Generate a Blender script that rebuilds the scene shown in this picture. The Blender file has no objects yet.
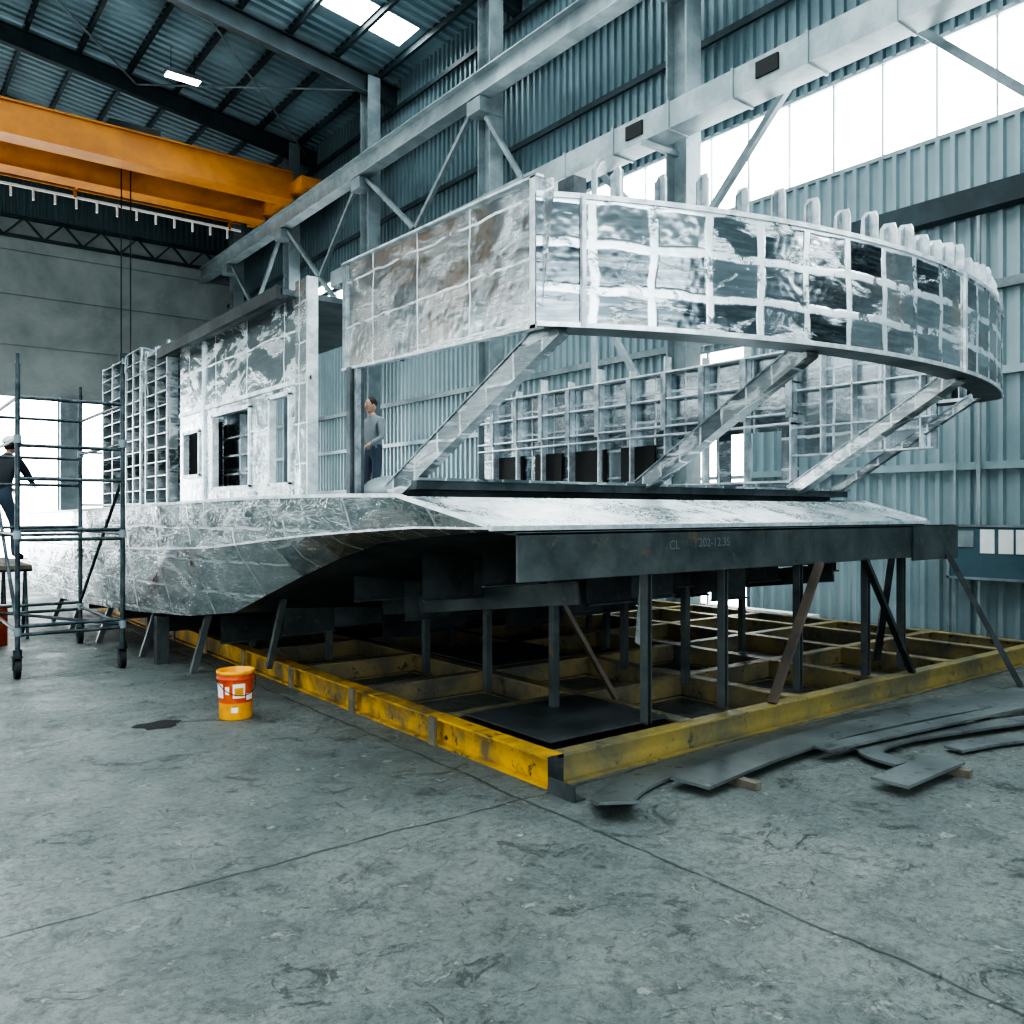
import bpy, math, random
from mathutils import Vector, Matrix
random.seed(7)
S = bpy.context.scene
COL = S.collection

# ------------------------------------------------------------------ nodes
class NT:
    def __init__(s, name):
        s.m = bpy.data.materials.new(name); s.m.use_nodes = True
        s.t = s.m.node_tree; s.b = s.t.nodes['Principled BSDF']
    def n(s, typ, ins=None, **kw):
        nd = s.t.nodes.new(typ)
        for k, v in kw.items(): setattr(nd, k, v)
        for k, v in (ins or {}).items(): s.set(nd.inputs[k], v)
        return nd
    def set(s, sock, v):
        if isinstance(v, bpy.types.NodeSocket): s.t.links.new(v, sock)
        elif isinstance(v, bpy.types.Node): s.t.links.new(v.outputs[0], sock)
        else:
            if isinstance(v, tuple) and len(v) == 3 and sock.type == 'RGBA': v = v + (1,)
            sock.default_value = v
    def math(s, op, a, b=0.0, c=0.0, clamp=False):
        nd = s.n('ShaderNodeMath', {0: a, 1: b, 2: c}, operation=op); nd.use_clamp = clamp
        return nd.outputs[0]
    def mix(s, f, a, b):
        nd = s.n('ShaderNodeMix', data_type='RGBA')
        s.set(nd.inputs[0], f); s.set(nd.inputs[6], a); s.set(nd.inputs[7], b)
        return nd.outputs[2]
    def ramp(s, f, lo, hi, a=0.0, b=1.0):
        nd = s.n('ShaderNodeMapRange', {0: f, 1: lo, 2: hi, 3: a, 4: b}); nd.clamp = True
        return nd.outputs[0]
    def noise(s, vec, scale, detail=4, rough=.6, dist=0.0):
        nd = s.n('ShaderNodeTexNoise', {'Scale': scale, 'Detail': detail, 'Roughness': rough, 'Distortion': dist})
        s.set(nd.inputs['Vector'], vec); return nd.outputs[0]
    def obj(s): return s.n('ShaderNodeTexCoord').outputs['Object']
    def uv(s): return s.n('ShaderNodeTexCoord').outputs['UV']
    def bump(s, h, st=.3, d=.02):
        s.set(s.b.inputs['Normal'], s.n('ShaderNodeBump', {'Strength': st, 'Distance': d, 'Height': h}).outputs[0])
    def out(s, col=None, rough=None, metal=None):
        if col is not None: s.set(s.b.inputs['Base Color'], col)
        if rough is not None: s.set(s.b.inputs['Roughness'], rough)
        if metal is not None: s.set(s.b.inputs['Metallic'], metal)
        return s.m

def worn(name, c1, c2, scale=3, lo=.45, hi=.65, rough=.6, metal=0., bump=.15, c3=None):
    t = NT(name); o = t.obj()
    f = t.ramp(t.noise(o, scale, 8, .65, .3), lo, hi)
    c = t.mix(f, c1, c2)
    if c3: c = t.mix(t.ramp(t.noise(o, scale*4.3, 6, .7), .58, .66), c, c3)
    t.bump(t.noise(o, 40, 4), bump, .01)
    return t.out(c, rough, metal)

def plain(name, c, rough=.6, metal=0.):
    t = NT(name); o = t.obj()
    f = t.noise(o, 9, 5)
    return t.out(t.mix(f, tuple(x*.82 for x in c), tuple(min(1, x*1.15) for x in c)), rough, metal)

def alu(name, dark, bright, bw=.45, bh=.27, mort=.022, plo=.5, phi=.6, scrib=0., metal=.85, warm=.0, cellvar=.5, pamt=1., r0=.18, r1=.38, wcol=(.62, .46, .36), mfade=(.34, .5), bs=.3):
    t = NT(name); u = t.uv(); o = t.obj()
    dn = t.n('ShaderNodeTexNoise', {'Scale': 3.5, 'Detail': 5}); t.set(dn.inputs['Vector'], o)
    off = t.n('ShaderNodeVectorMath', operation='SCALE'); t.set(off.inputs[0], dn.outputs['Color']); off.inputs['Scale'].default_value = .07
    add = t.n('ShaderNodeVectorMath', operation='ADD'); t.set(add.inputs[0], u); t.set(add.inputs[1], off.outputs[0])
    br = t.n('ShaderNodeTexBrick', {'Scale': 1., 'Mortar Size': mort, 'Mortar Smooth': .5, 'Bias': 0., 'Brick Width': bw, 'Row Height': bh,
                                     'Color1': (0, 0, 0, 1), 'Color2': (1, 1, 1, 1), 'Mortar': (.5, .5, .5, 1)}, offset=0., squash=1.)
    t.set(br.inputs['Vector'], add.outputs[0])
    m1 = t.math('MULTIPLY', br.outputs['Fac'], t.ramp(t.noise(o, 5, 6), mfade[0], mfade[1], .1, 1.))
    mp2 = t.n('ShaderNodeMapping', {'Scale': (1, 1, 2.4)}); t.set(mp2.inputs[0], o)
    p = t.ramp(t.noise(mp2.outputs[0], 1.9, 9, .68, .8), plo, phi)
    mp3 = t.n('ShaderNodeMapping', {'Scale': (3, 3, 26)}); t.set(mp3.inputs[0], o)
    p2 = t.ramp(t.noise(mp3.outputs[0], 2.2, 5, .7), .38, .6, .45, 1.)
    p = t.math('MULTIPLY', t.math('MULTIPLY', p, p2), pamt)
    mask = t.math('MAXIMUM', m1, p)
    if scrib > 0:
        mp = t.n('ShaderNodeMapping', {'Scale': (1, .8, 1.6)}); t.set(mp.inputs[0], o)
        nn = t.noise(mp.outputs[0], 6, 2, .5, 2.8)
        r = t.ramp(t.math('ABSOLUTE', t.math('SUBTRACT', nn, .5)), .0, .045, scrib, 0.)
        mask = t.math('MAXIMUM', mask, r)
    cell = t.mix(t.math('MULTIPLY', t.n('ShaderNodeSeparateColor', {0: br.outputs['Color']}).outputs[0], cellvar), dark, bright)
    cell = t.mix(t.ramp(t.noise(mp3.outputs[0], 1.3, 4), .45, .7, 0, .22), cell, bright)
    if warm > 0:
        cell = t.mix(t.ramp(t.noise(o, 1.1, 2), .55, .7, 0, warm), cell, wcol)  # warm reflections painted into the base colour as noise patches
    c = t.mix(mask, cell, bright)
    t.bump(t.math('ADD', t.noise(o, 3, 3), t.math('MULTIPLY', mask, .15)), bs, .03)
    return t.out(c, t.ramp(mask, 0, 1, r0, r1), metal)

M = {}
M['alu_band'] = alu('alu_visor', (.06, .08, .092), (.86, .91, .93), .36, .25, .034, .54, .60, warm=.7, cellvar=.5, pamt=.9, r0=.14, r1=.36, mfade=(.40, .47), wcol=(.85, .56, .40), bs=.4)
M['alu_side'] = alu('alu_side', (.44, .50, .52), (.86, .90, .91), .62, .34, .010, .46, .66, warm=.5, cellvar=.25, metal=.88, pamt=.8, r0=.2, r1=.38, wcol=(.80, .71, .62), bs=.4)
M['alu_house'] = alu('alu_house', (.24, .30, .32), (.88, .92, .93), .9, .8, .012, .49, .56, cellvar=.25, metal=.82, pamt=.85, r0=.2, r1=.4)
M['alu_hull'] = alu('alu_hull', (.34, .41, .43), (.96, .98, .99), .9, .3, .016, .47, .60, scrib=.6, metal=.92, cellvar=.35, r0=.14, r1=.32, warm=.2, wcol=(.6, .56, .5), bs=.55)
M['alu_ramp'] = alu('alu_bow_plate', (.40, .47, .49), (.94, .97, .98), 1.4, .8, .012, .44, .56, scrib=1., metal=.82, cellvar=.3, r0=.25, r1=.42)
M['alu_strut'] = alu('alu_strut', (.11, .14, .15), (.66, .70, .71), .25, .3, .012, .51, .55, metal=.7, r0=.3, r1=.45)
M['alu_in'] = alu('alu_inner', (.15, .19, .21), (.70, .75, .77), .5, .35, .02, .5, .64, metal=.85, pamt=.7, r0=.22, r1=.4)
M['alu_edge'] = worn('alu_edge', (.55, .6, .62), (.85, .88, .9), 8, .4, .6, .42, .75)
M['alu_rib'] = worn('alu_rib', (.20, .24, .26), (.48, .53, .55), 5, .4, .6, .4, .75)
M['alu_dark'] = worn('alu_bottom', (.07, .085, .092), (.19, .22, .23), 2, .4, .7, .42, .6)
M['dark'] = worn('dark_steel', (.03, .037, .04), (.075, .09, .094), 3, .4, .7, .5, .3, c3=(.10, .08, .06))
M['plate'] = worn('mill_plate', (.055, .068, .072), (.13, .148, .148), 2.5, .35, .7, .42, .4, c3=(.15, .12, .095))
M['plate2'] = worn('cut_plate', (.12, .14, .142), (.22, .245, .245), 2.0, .35, .7, .38, .5, c3=(.07, .075, .075))
M['rust'] = worn('rusty_steel', (.09, .08, .07), (.17, .13, .10), 3, .35, .7, .6, .3)
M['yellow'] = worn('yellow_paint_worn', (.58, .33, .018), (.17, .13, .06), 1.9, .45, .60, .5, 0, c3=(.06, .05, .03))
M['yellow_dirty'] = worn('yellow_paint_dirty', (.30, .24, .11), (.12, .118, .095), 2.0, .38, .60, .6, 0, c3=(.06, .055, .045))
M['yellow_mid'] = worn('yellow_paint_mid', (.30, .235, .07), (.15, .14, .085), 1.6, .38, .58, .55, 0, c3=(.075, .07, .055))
M['orange'] = worn('crane_orange', (.60, .225, .011), (.46, .16, .011), 1.0, .4, .6, .4, 0, bump=.03)
M['steelgrey'] = worn('grey_painted_steel', (.27, .325, .34), (.175, .215, .228), 1.5, .4, .6, .5, .1, bump=.05)
M['steeldk'] = worn('dark_painted_steel', (.045, .072, .083), (.03, .046, .052), 1.5, .4, .6, .5, .1, bump=.05)
M['scaf'] = worn('scaffold_tube', (.03, .048, .055), (.09, .115, .125), 6, .45, .6, .45, .5)
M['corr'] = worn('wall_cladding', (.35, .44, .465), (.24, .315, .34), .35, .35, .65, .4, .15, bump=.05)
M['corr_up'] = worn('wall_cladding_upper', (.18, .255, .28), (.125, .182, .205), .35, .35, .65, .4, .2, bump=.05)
M['roof'] = worn('roof_cladding', (.28, .39, .43), (.20, .285, .325), .5, .35, .65, .35, .3, bump=.05)
M['conc'] = worn('concrete_panel', (.46, .495, .49), (.28, .315, .315), .5, .35, .65, .85, 0, bump=.2)
M['white'] = plain('white_paper', (.8, .8, .78))
M['black'] = plain('black_rubber', (.012, .012, .013), .6)
M['duct'] = worn('galvanised_duct', (.38, .435, .45), (.26, .31, .325), 1.5, .4, .6, .45, .3, bump=.03)
M['red'] = worn('bucket_red', (.60, .06, .015), (.70, .13, .02), 9, .4, .6, .4)
M['byellow'] = worn('bucket_yellow', (.80, .36, .01), (.60, .22, .02), 8, .45, .7, .4)
M['wood'] = worn('timber', (.16, .14, .11), (.10, .09, .07), 4, .4, .6, .8)
M['skin'] = plain('skin', (.42, .26, .19), .5)
M['jacket'] = plain('dark_jacket', (.018, .022, .028), .8)
M['pants'] = plain('work_trousers', (.05, .07, .10), .8)
M['shirt'] = plain('grey_shirt', (.20, .225, .24), .8)
M['hair'] = plain('dark_hair', (.015, .012, .01), .6)
M['cap'] = plain('grey_helmet', (.6, .62, .63), .4)
M['boot'] = plain('boots', (.02, .018, .016), .6)
M['board'] = plain('steel_cabinet_blue', (.10, .165, .195), .5, .2)

def glow(name, c, s):
    t = NT(name); o = t.obj()
    f = t.noise(o, .8, 4)
    col = t.mix(t.ramp(f, .3, .7), tuple(x*.7 for x in c), c)
    t.set(t.b.inputs['Emission Color'], col); t.b.inputs['Emission Strength'].default_value = s
    return t.out((.5, .5, .5), .5)
M['glow'] = glow('translucent_daylight_panel', (.93, .985, 1.), 7.5)
M['glow2'] = glow('added_glow_panel_left', (.93, .985, 1.), 3.5)  # added glow for unseen left-wall openings, lights the port side
M['sky'] = glow('skylight_panel', (.88, .98, 1.), 13.)
M['lampglow'] = glow('lamp_glass', (1, .98, .95), 14.)

def floor_mat():
    t = NT('concrete_floor'); o = t.obj()
    big = t.ramp(t.noise(o, .35, 8, .62, .5), .38, .62)
    c = t.mix(big, (.14, .168, .163), (.275, .30, .28))
    med = t.ramp(t.noise(o, 1.1, 10, .72, .6), .40, .60)
    c = t.mix(t.math('MULTIPLY', med, .5), c, (.11, .13, .127))
    sp = t.ramp(t.noise(o, 4, 10, .8, .5), .52, .60)
    c = t.mix(t.math('MULTIPLY', sp, .55), c, (.06, .072, .07))
    sp2 = t.ramp(t.noise(o, 9, 10, .8, 1.0), .56, .60)
    c = t.mix(t.math('MULTIPLY', sp2, .6), c, (.42, .45, .42))
    sp3 = t.ramp(t.noise(o, 2.2, 14, .85, 1.4), .575, .595)
    c = t.mix(t.math('MULTIPLY', sp3, .6), c, (.045, .055, .052))
    st = t.ramp(t.noise(o, .9, 12, .7, .3), .60, .68)
    c = t.mix(t.math('MULTIPLY', st, .6), c, (.055, .066, .064))
    gr = t.noise(o, 24, 8, .9)
    c = t.mix(t.ramp(gr, .46, .60, 0, .65), c, (.055, .065, .063))
    sep = t.n('ShaderNodeSeparateXYZ', {0: o})
    wob = t.math('MULTIPLY', t.math('SUBTRACT', t.noise(o, 1.5, 6, .7), .5), .12)
    lines = None
    for i, o0, per in ((0, 2.94, 6.2), (1, 3.71, 5.6)):
        v = t.math('ADD', t.math('SUBTRACT', sep.outputs[i], o0), wob)
        fr = t.math('SUBTRACT', t.math('FRACT', t.math('ADD', t.math('DIVIDE', v, per), .5)), .5)
        dd = t.math('MULTIPLY', t.math('ABSOLUTE', fr), per)
        l = t.ramp(dd, .003, .013, .8, 0)
        lines = l if lines is None else t.math('MAXIMUM', lines, l)
    lines = t.math('MULTIPLY', lines, t.ramp(t.noise(o, 4, 5), .35, .5, .3, 1))
    c = t.mix(lines, c, (.022, .026, .026))
    h = t.math('ADD', t.math('MULTIPLY', t.noise(o, 7, 10, .8), 2.), t.math('SUBTRACT', t.math('MULTIPLY', sp2, .6), t.math('ADD', lines, t.math('MULTIPLY', sp3, .6))))
    t.bump(h, .8, .018)
    return t.out(c, t.ramp(t.noise(o, 1.2, 6), .35, .65, .36, .68), 0.)
M['floor'] = floor_mat()

# ------------------------------------------------------------------ mesh builder
class B:
    def __init__(s): s.v = []; s.f = []; s.mi = []; s.mats = []; s.uv = {}; s.smooth = []
    def m(s, k):
        if k not in s.mats: s.mats.append(k)
        return s.mats.index(k)
    def add(s, vs, fs, mat, smooth=False, uvs=None):
        b = len(s.v); s.v += [tuple(v) for v in vs]; k = s.m(mat)
        for f in fs:
            if uvs: s.uv[len(s.f)] = [uvs[i] for i in f]
            s.f.append([b+i for i in f]); s.mi.append(k); s.smooth.append(smooth)
        return s
    def box(s, x0, x1, y0, y1, z0, z1, mat):
        vs = [(x, y, z) for x in (x0, x1) for y in (y0, y1) for z in (z0, z1)]
        return s.add(vs, [(0,1,3,2),(4,6,7,5),(0,4,5,1),(2,3,7,6),(0,2,6,4),(1,5,7,3)], mat)
    def beam(s, p, q, w, h, mat, off=(0, 0), up=None):
        p = Vector(p); q = Vector(q); d = (q-p).normalized()
        ref = Vector(up) if up else (Vector((0, 0, 1)) if abs(d.z) < .95 else Vector((1, 0, 0)))
        sd = d.cross(ref).normalized(); u = sd.cross(d).normalized()
        vs = []
        for c in (p, q):
            for a, b_ in ((-1, -1), (1, -1), (1, 1), (-1, 1)):
                vs.append(c + sd*(a*w/2+off[0]) + u*(b_*h/2+off[1]))
        return s.add(vs, [(3,2,1,0),(4,5,6,7),(0,1,5,4),(1,2,6,5),(2,3,7,6),(3,0,4,7)], mat)
    def ibeam(s, p, q, w, h, mat, t=.015, up=None):
        s.beam(p, q, w, t, mat, (0, h/2-t/2), up); s.beam(p, q, w, t, mat, (0, -h/2+t/2), up)
        return s.beam(p, q, t, h-2*t, mat, (0, 0), up)
    def tube(s, p, q, r, mat, n=10, r2=None):
        p = Vector(p); q = Vector(q); d = (q-p).normalized(); r2 = r if r2 is None else r2
        ref = Vector((0, 0, 1)) if abs(d.z) < .95 else Vector((1, 0, 0))
        a = d.cross(ref).normalized(); b_ = a.cross(d)
        vs = [c + (a*math.cos(2*math.pi*i/n) + b_*math.sin(2*math.pi*i/n))*rr for c, rr in ((p, r), (q, r2)) for i in range(n)]
        s.add(vs, [(i, (i+1) % n, n+(i+1) % n, n+i) for i in range(n)], mat, True)
        return s.add(vs, [tuple(range(n-1, -1, -1)), tuple(range(n, 2*n))], mat)
    def pipe(s, pts, r, mat, n=10):
        for a, b_ in zip(pts, pts[1:]): s.tube(a, b_, r, mat, n)
        for c in pts[1:-1]: s.ball(c, (r, r, r), mat, 8, 6)
        return s
    def ball(s, c, r, mat, n=14, m=10, z0=-1.0, rot=None):
        vs = []; fs = []
        a0 = math.asin(z0)
        for j in range(m+1):
            a = a0 + (math.pi/2-a0)*j/m
            for i in range(n):
                t = 2*math.pi*i/n
                v = Vector((r[0]*math.cos(a)*math.cos(t), r[1]*math.cos(a)*math.sin(t), r[2]*math.sin(a)))
                if rot: v = rot @ v
                vs.append(Vector(c)+v)
        for j in range(m):
            for i in range(n): fs.append((j*n+i, j*n+(i+1) % n, (j+1)*n+(i+1) % n, (j+1)*n+i))
        return s.add(vs, fs, mat, True)
    def lathe(s, c, prof, mat, n=24):
        vs = [(c[0]+r*math.cos(2*math.pi*i/n), c[1]+r*math.sin(2*math.pi*i/n), c[2]+z) for r, z in prof for i in range(n)]
        return s.add(vs, [(j*n+i, j*n+(i+1) % n, (j+1)*n+(i+1) % n, (j+1)*n+i) for j in range(len(prof)-1) for i in range(n)], mat, True)
    def build(s, name, parent=None):
        me = bpy.data.meshes.new(name); me.from_pydata(s.v, [], s.f)
        for k in s.mats: me.materials.append(M[k])
        me.polygons.foreach_set('material_index', s.mi)
        me.polygons.foreach_set('use_smooth', s.smooth)
        uvl = me.uv_layers.new(name='UVMap')
        for p in me.polygons:
            cu = s.uv.get(p.index); n = p.normal
            for k, li in enumerate(p.loop_indices):
                if cu: uvl.data[li].uv = cu[k]; continue
                v = me.vertices[me.loops[li].vertex_index].co
                ax, ay, az = abs(n.x), abs(n.y), abs(n.z)
                uvl.data[li].uv = (v.y, v.z) if ax >= ay and ax >= az else ((v.x, v.z) if ay >= az else (v.x, v.y))
        me.update()
        ob = bpy.data.objects.new(name, me); COL.objects.link(ob)
        if parent: ob.parent = parent
        return ob

def empty(name, loc=(0, 0, 0)):
    e = bpy.data.objects.new(name, None); COL.objects.link(e); e.location = loc; e.empty_display_size = .2
    return e

# ------------------------------------------------------------------ room
XW, YF, YN, XL = 11.6, 33.0, -9.0, -13.6
b = B(); b.box(XL-.3, XW+.3, YN-.3, YF+.3, -.2, 0, 'floor'); b.build('floor')
b = B(); b.box(-60, 60, -60, 80, -.35, -.21, 'conc'); b.build('ground_outside')
b = B()
b.add([(1.80+.15*math.cos(t)*(1+.2*math.sin(3*t)+.12*math.sin(7*t)), 6.66+.15*math.sin(t)*(1+.2*math.cos(2*t)+.1*math.cos(5*t)), .003) for t in [i*math.pi/20 for i in range(40)]], [tuple(range(40))], 'black')
b.build('oil_stain')

def corr(b, rects, plane, const, mat, pitch=.2, dep=.055, sgn=-1):
    for u0, u1, z0, z1 in rects:
        k0 = math.ceil(u0/pitch); pts = [(u0, 0)]
        k = k0
        while k*pitch < u1:
            for du, dd in ((0, 0), (pitch*.5, 0), (pitch*.6, 1), (pitch*.9, 1)):
                u = k*pitch+du
                if u0 < u < u1: pts.append((u, dd*dep))
            k += 1
        pts.append((u1, 0))
        vs = []
        for u, d in pts:
            c = const + sgn*d
            for z in (z0, z1):
                vs.append((c, u, z) if plane == 'x' else (u, c, z))
        b.add(vs, [(2*i, 2*i+2, 2*i+3, 2*i+1) for i in range(len(pts)-1)], mat)
b = B()
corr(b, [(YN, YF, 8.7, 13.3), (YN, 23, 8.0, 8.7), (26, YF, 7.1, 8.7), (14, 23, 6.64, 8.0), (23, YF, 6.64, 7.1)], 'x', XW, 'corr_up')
corr(b, [(YN, YF, 4.35, 6.64), (YN, 8.65, 0, 4.35), (10.3, YF, 0, 4.35)], 'x', XW, 'corr')
b.build('wall_right')
b = B()
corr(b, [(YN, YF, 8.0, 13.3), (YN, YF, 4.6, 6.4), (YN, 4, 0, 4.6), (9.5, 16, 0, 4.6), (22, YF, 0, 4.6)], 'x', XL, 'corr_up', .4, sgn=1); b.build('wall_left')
b = B()
corr(b, [(XL, XW, 11.5, 15.2)], 'y', YF, 'corr_up')
for i, (z0, z1) in enumerate(((5.55, 7.2), (7.25, 8.9), (8.95, 10.4), (10.45, 11.5))):
    b.box(XL, XW, YF-.08+.02*(i % 2), YF+.1, z0, z1, 'conc')
b.box(XL, XW, YF, YF+.1, 5.5, 11.5, 'conc')
b.box(XL, -6, YF-.05, YF+.1, 0, 5.55, 'corr'); b.box(5.6, 6.25, YF-.35, YF+.1, 0, 5.55, 'steelgrey')
b.box(8.1, XW, YF-.05, YF+.1, 0, 5.55, 'corr')
b.build('wall_far')
b = B()
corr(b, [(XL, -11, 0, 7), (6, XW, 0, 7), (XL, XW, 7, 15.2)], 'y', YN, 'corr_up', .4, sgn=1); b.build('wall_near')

def window(name, plane, c, u0, u1, z0, z1, nu, nz, mat='glow', fm='steelgrey', fw=.02, s=1):
    b = B()
    if plane == 'x':
        a = sorted((c+.02*s, c+.05*s)); e = sorted((c-.03*s, c+.02*s)); g = sorted((c-.05*s, c+.02*s))
        b.box(a[0], a[1], u0, u1, z0, z1, mat)
        for i in range(nu+1):
            u = u0+(u1-u0)*i/nu; b.box(e[0], e[1], u-fw, u+fw, z0, z1, fm)
        for i in range(nz+1):
            z = z0+(z1-z0)*i/nz; b.box(g[0], g[1], u0, u1, z-.03, z+.03, fm)
    else:
        b.box(u0, u1, c+.02, c+.05, z0, z1, mat)
        for i in range(nu+1):
            u = u0+(u1-u0)*i/nu; b.box(u-.04, u+.04, c-.05, c+.02, z0, z1, fm)
        for i in range(nz+1):
            z = z0+(z1-z0)*i/nz; b.box(u0, u1, c-.05, c+.02, z-.04, z+.04, fm)
    b.build(name)
window('window_1', 'x', XW, YN, 14, 6.64, 8.0, 30, 1, fm='duct', fw=.012)
window('window_2', 'x', XW, 23, 26, 7.1, 8.7, 4, 2)
window('doorway_right', 'x', XW, 8.65, 10.3, 0, 4.35, 2, 2)  # doorway, filled with a glowing panel as its daylight
window('doorway_far', 'y', YF, -6, 5.6, 0, 5.55, 6, 2)  # open far doorway; glowing panel stands in for daylight outside
window('window_3', 'y', YF, 6.25, 8.1, 0, 5.55, 2, 3)
window('added_glow_strip_left', 'x', XL, YN, YF, 6.4, 8.0, 30, 1, 'glow2', s=-1)  # unseen glow strip added for port-side highlights and floor light
window('added_glow_door_left_a', 'x', XL, 4, 9.5, 0, 4.6, 4, 3, 'glow2', s=-1)  # unseen door opening, glow added for bright highlights on the hull
window('added_glow_door_left_b', 'x', XL, 16, 22, 0, 4.6, 4, 3, 'glow2', s=-1)  # second unseen door opening with added glow for the hull

def rz(x): return 13.1+.13*(XW-x) if x >= -1 else 13.1+.13*(XW+1)-.13*(-1-x)
b = B(); sky = B()
skyY = [-4.2, 1.3, 6.8, 12.2, 17.6]
segs = []; y = YN
for sy in skyY: segs.append((y, sy)); y = sy+1.0
segs.append((y, YF))
pitch = .3
for y0, y1 in segs:
    pts = [(y0, 0)]; k = math.ceil(y0/pitch)
    while k*pitch < y1:
        for du, dd in ((0, 0), (.14, 0), (.18, 1), (.26, 1)):
            u = k*pitch+du
            if y0 < u < y1: pts.append((u, dd*.06))
        k += 1
    pts.append((y1, 0))
    for xa, xb in ((XL, -1), (-1, XW)):
        vs = []
        for u, d in pts:
            for x in (xa, xb): vs.append((x, u, rz(x)+.12-d))
        b.add(vs, [(2*i, 2*i+2, 2*i+3, 2*i+1) for i in range(len(pts)-1)], 'roof')
for sy in skyY:
    for xa, xb in ((XL, -10.5), (10.8, XW)):
        b.add([(xa, sy, rz(xa)+.1), (xb, sy, rz(xb)+.1), (xb, sy+1, rz(xb)+.1), (xa, sy+1, rz(xa)+.1)], [(0, 1, 2, 3)], 'roof')
    for xa, xb in ((-10.5, -1), (-1, 10.8)):
        sky.add([(xa, sy, rz(xa)+.1), (xb, sy, rz(xb)+.1), (xb, sy+1, rz(xb)+.1), (xa, sy+1, rz(xa)+.1)], [(0, 1, 2, 3)], 'sky')
b.build('ceiling'); sky.build('window_4')
COLY = [-1.5, 3.6, 9.3, 14.65, 20.0, 25.1, 29.9]
b = B()
for yy in COLY:
    for xa, xb in ((XL, -1), (-1, XW)):
        b.ibeam((xa, yy, rz(xa)-.38), (xb, yy, rz(xb)-.38), .22, .5, 'steeldk', .03)
x = XW-.6
while x > XL:
    b.ibeam((x, YN, rz(x)-.02), (x, YF, rz(x)-.02), .09, .2, 'steeldk', .015); x -= 1.25
for i in range(len(COLY)-1):
    for xa, xb in ((11.2, 6.2), (6.2, 1.2)):
        if i in (2, 4):
            b.tube((xa, COLY[i], rz(xa)-.3), (xb, COLY[i+1], rz(xb)-.3), .03, 'steelgrey', 6)
            b.tube((xb, COLY[i], rz(xb)-.3), (xa, COLY[i+1], rz(xa)-.3), .03, 'steelgrey', 6)
b.build('trim_1_roof_framing')

b = B()
for yy in COLY:
    b.ibeam((10.75, yy, 0), (10.75, yy, 13.0), .36, .44, 'steelgrey', .035, up=(0, 1, 0))
    b.box(10.3, 10.9, yy-.24, yy+.24, 10.0, 10.3, 'steelgrey')
    b.box(10.45, 11.05, yy-.26, yy+.26, 0, .06, 'steelgrey')
for z in (2.2, 3.4, 4.5, 8.3, 9.6, 11.2, 12.4):
    if z < 4.4:
        for ya, yb in ((YN, 8.6), (10.35, YF)): b.beam((XW-.12, ya, z), (XW-.12, yb, z), .06, .1, 'corr')
    else:
        b.beam((XW-.12, YN, z), (XW-.12, YF, z), .06, .12, 'steelgrey' if z < 8 else 'steeldk')
b.box(XW-.3, XW-.08, YN, 7.2, 5.45, 5.75, 'steeldk')
for i, yy in enumerate(COLY):
    if i < 4:
        if yy > -1: b.beam((10.5, yy, 5.5), (10.5, yy-2.35, 7.85), .1, .1, 'steelgrey')
        b.beam((10.5, yy, 5.9), (10.5, yy+1.9, 7.85), .1, .1, 'steelgrey')
for a, c in zip(COLY[3:], COLY[4:]):
    m = (a+c)/2
    b.beam((10.5, a+.25, 10.25), (10.5, m, 8.3), .1, .1, 'steelgrey')
    b.beam((10.5, c-.25, 10.25), (10.5, m, 8.3), .1, .1, 'steelgrey')
    b.beam((10.5, a, 6.2), (10.5, m, 8.3), .1, .1, 'steelgrey')
    b.beam((10.5, c, 6.2), (10.5, m, 8.3), .1, .1, 'steelgrey')
a, c = COLY[2], COLY[3]
b.beam((10.5, c-.2, 9.9), (10.5, a+.3, 3.2), .09, .09, 'steelgrey')
b.build('trim_2_columns_bracing')
b = B()
b.ibeam((10.45, YN+.5, 10.57), (10.45, YF-.2, 10.57), .34, .5, 'duct', .03)
b.box(10.4, 10.5, YN+.5, YF-.2, 10.82, 10.88, 'steeldk')
b.build('crane_runway_beam')
b = B()
for z in (10.85, 11.5): b.beam((XL+.1, YF-.35, z), (XW-.2, YF-.35, z), .12, .1, 'steeldk')
x = XL+.1; k = 0
while x < XW-.8:
    b.beam((x, YF-.35, 10.85 if k % 2 else 11.5), (x+.6, YF-.35, 11.5 if k % 2 else 10.85), .06, .06, 'steeldk'); x += .6; k += 1
b.build('wall_truss')

b = B()
b.box(9.85, 10.3, -2, 20.5, 7.47, 7.88, 'duct')
y = -2
while y < 20.4: b.box(9.83, 10.32, y, y+.04, 7.45, 7.90, 'duct'); y += 1.2
for yy in (4.2, 6.85, 9.35, 12.0, 14.6): b.box(9.82, 9.85, yy, yy+.36, 7.58, 7.8, 'black')
for yy in COLY[1:5]: b.box(9.8, 10.6, yy-.04, yy+.04, 7.38, 7.46, 'steelgrey')
b.build('air_duct')
b = B()
b.pipe([(9.80, 10.2, 7.42), (9.7, 10.2, 7.38), (9.6, 10.2, 7.2), (9.6, 10.2, 0)], .05, 'duct'); b.build('vertical_pipe')
b = B()
b.tube((XW-.2, 4.95, 0), (XW-.2, 4.95, 5.4), .03, 'duct'); b.tube((XW-.2, 5.25, 0), (XW-.2, 5.25, 5.4), .018, 'duct')
b.build('wall_conduit')

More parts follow.
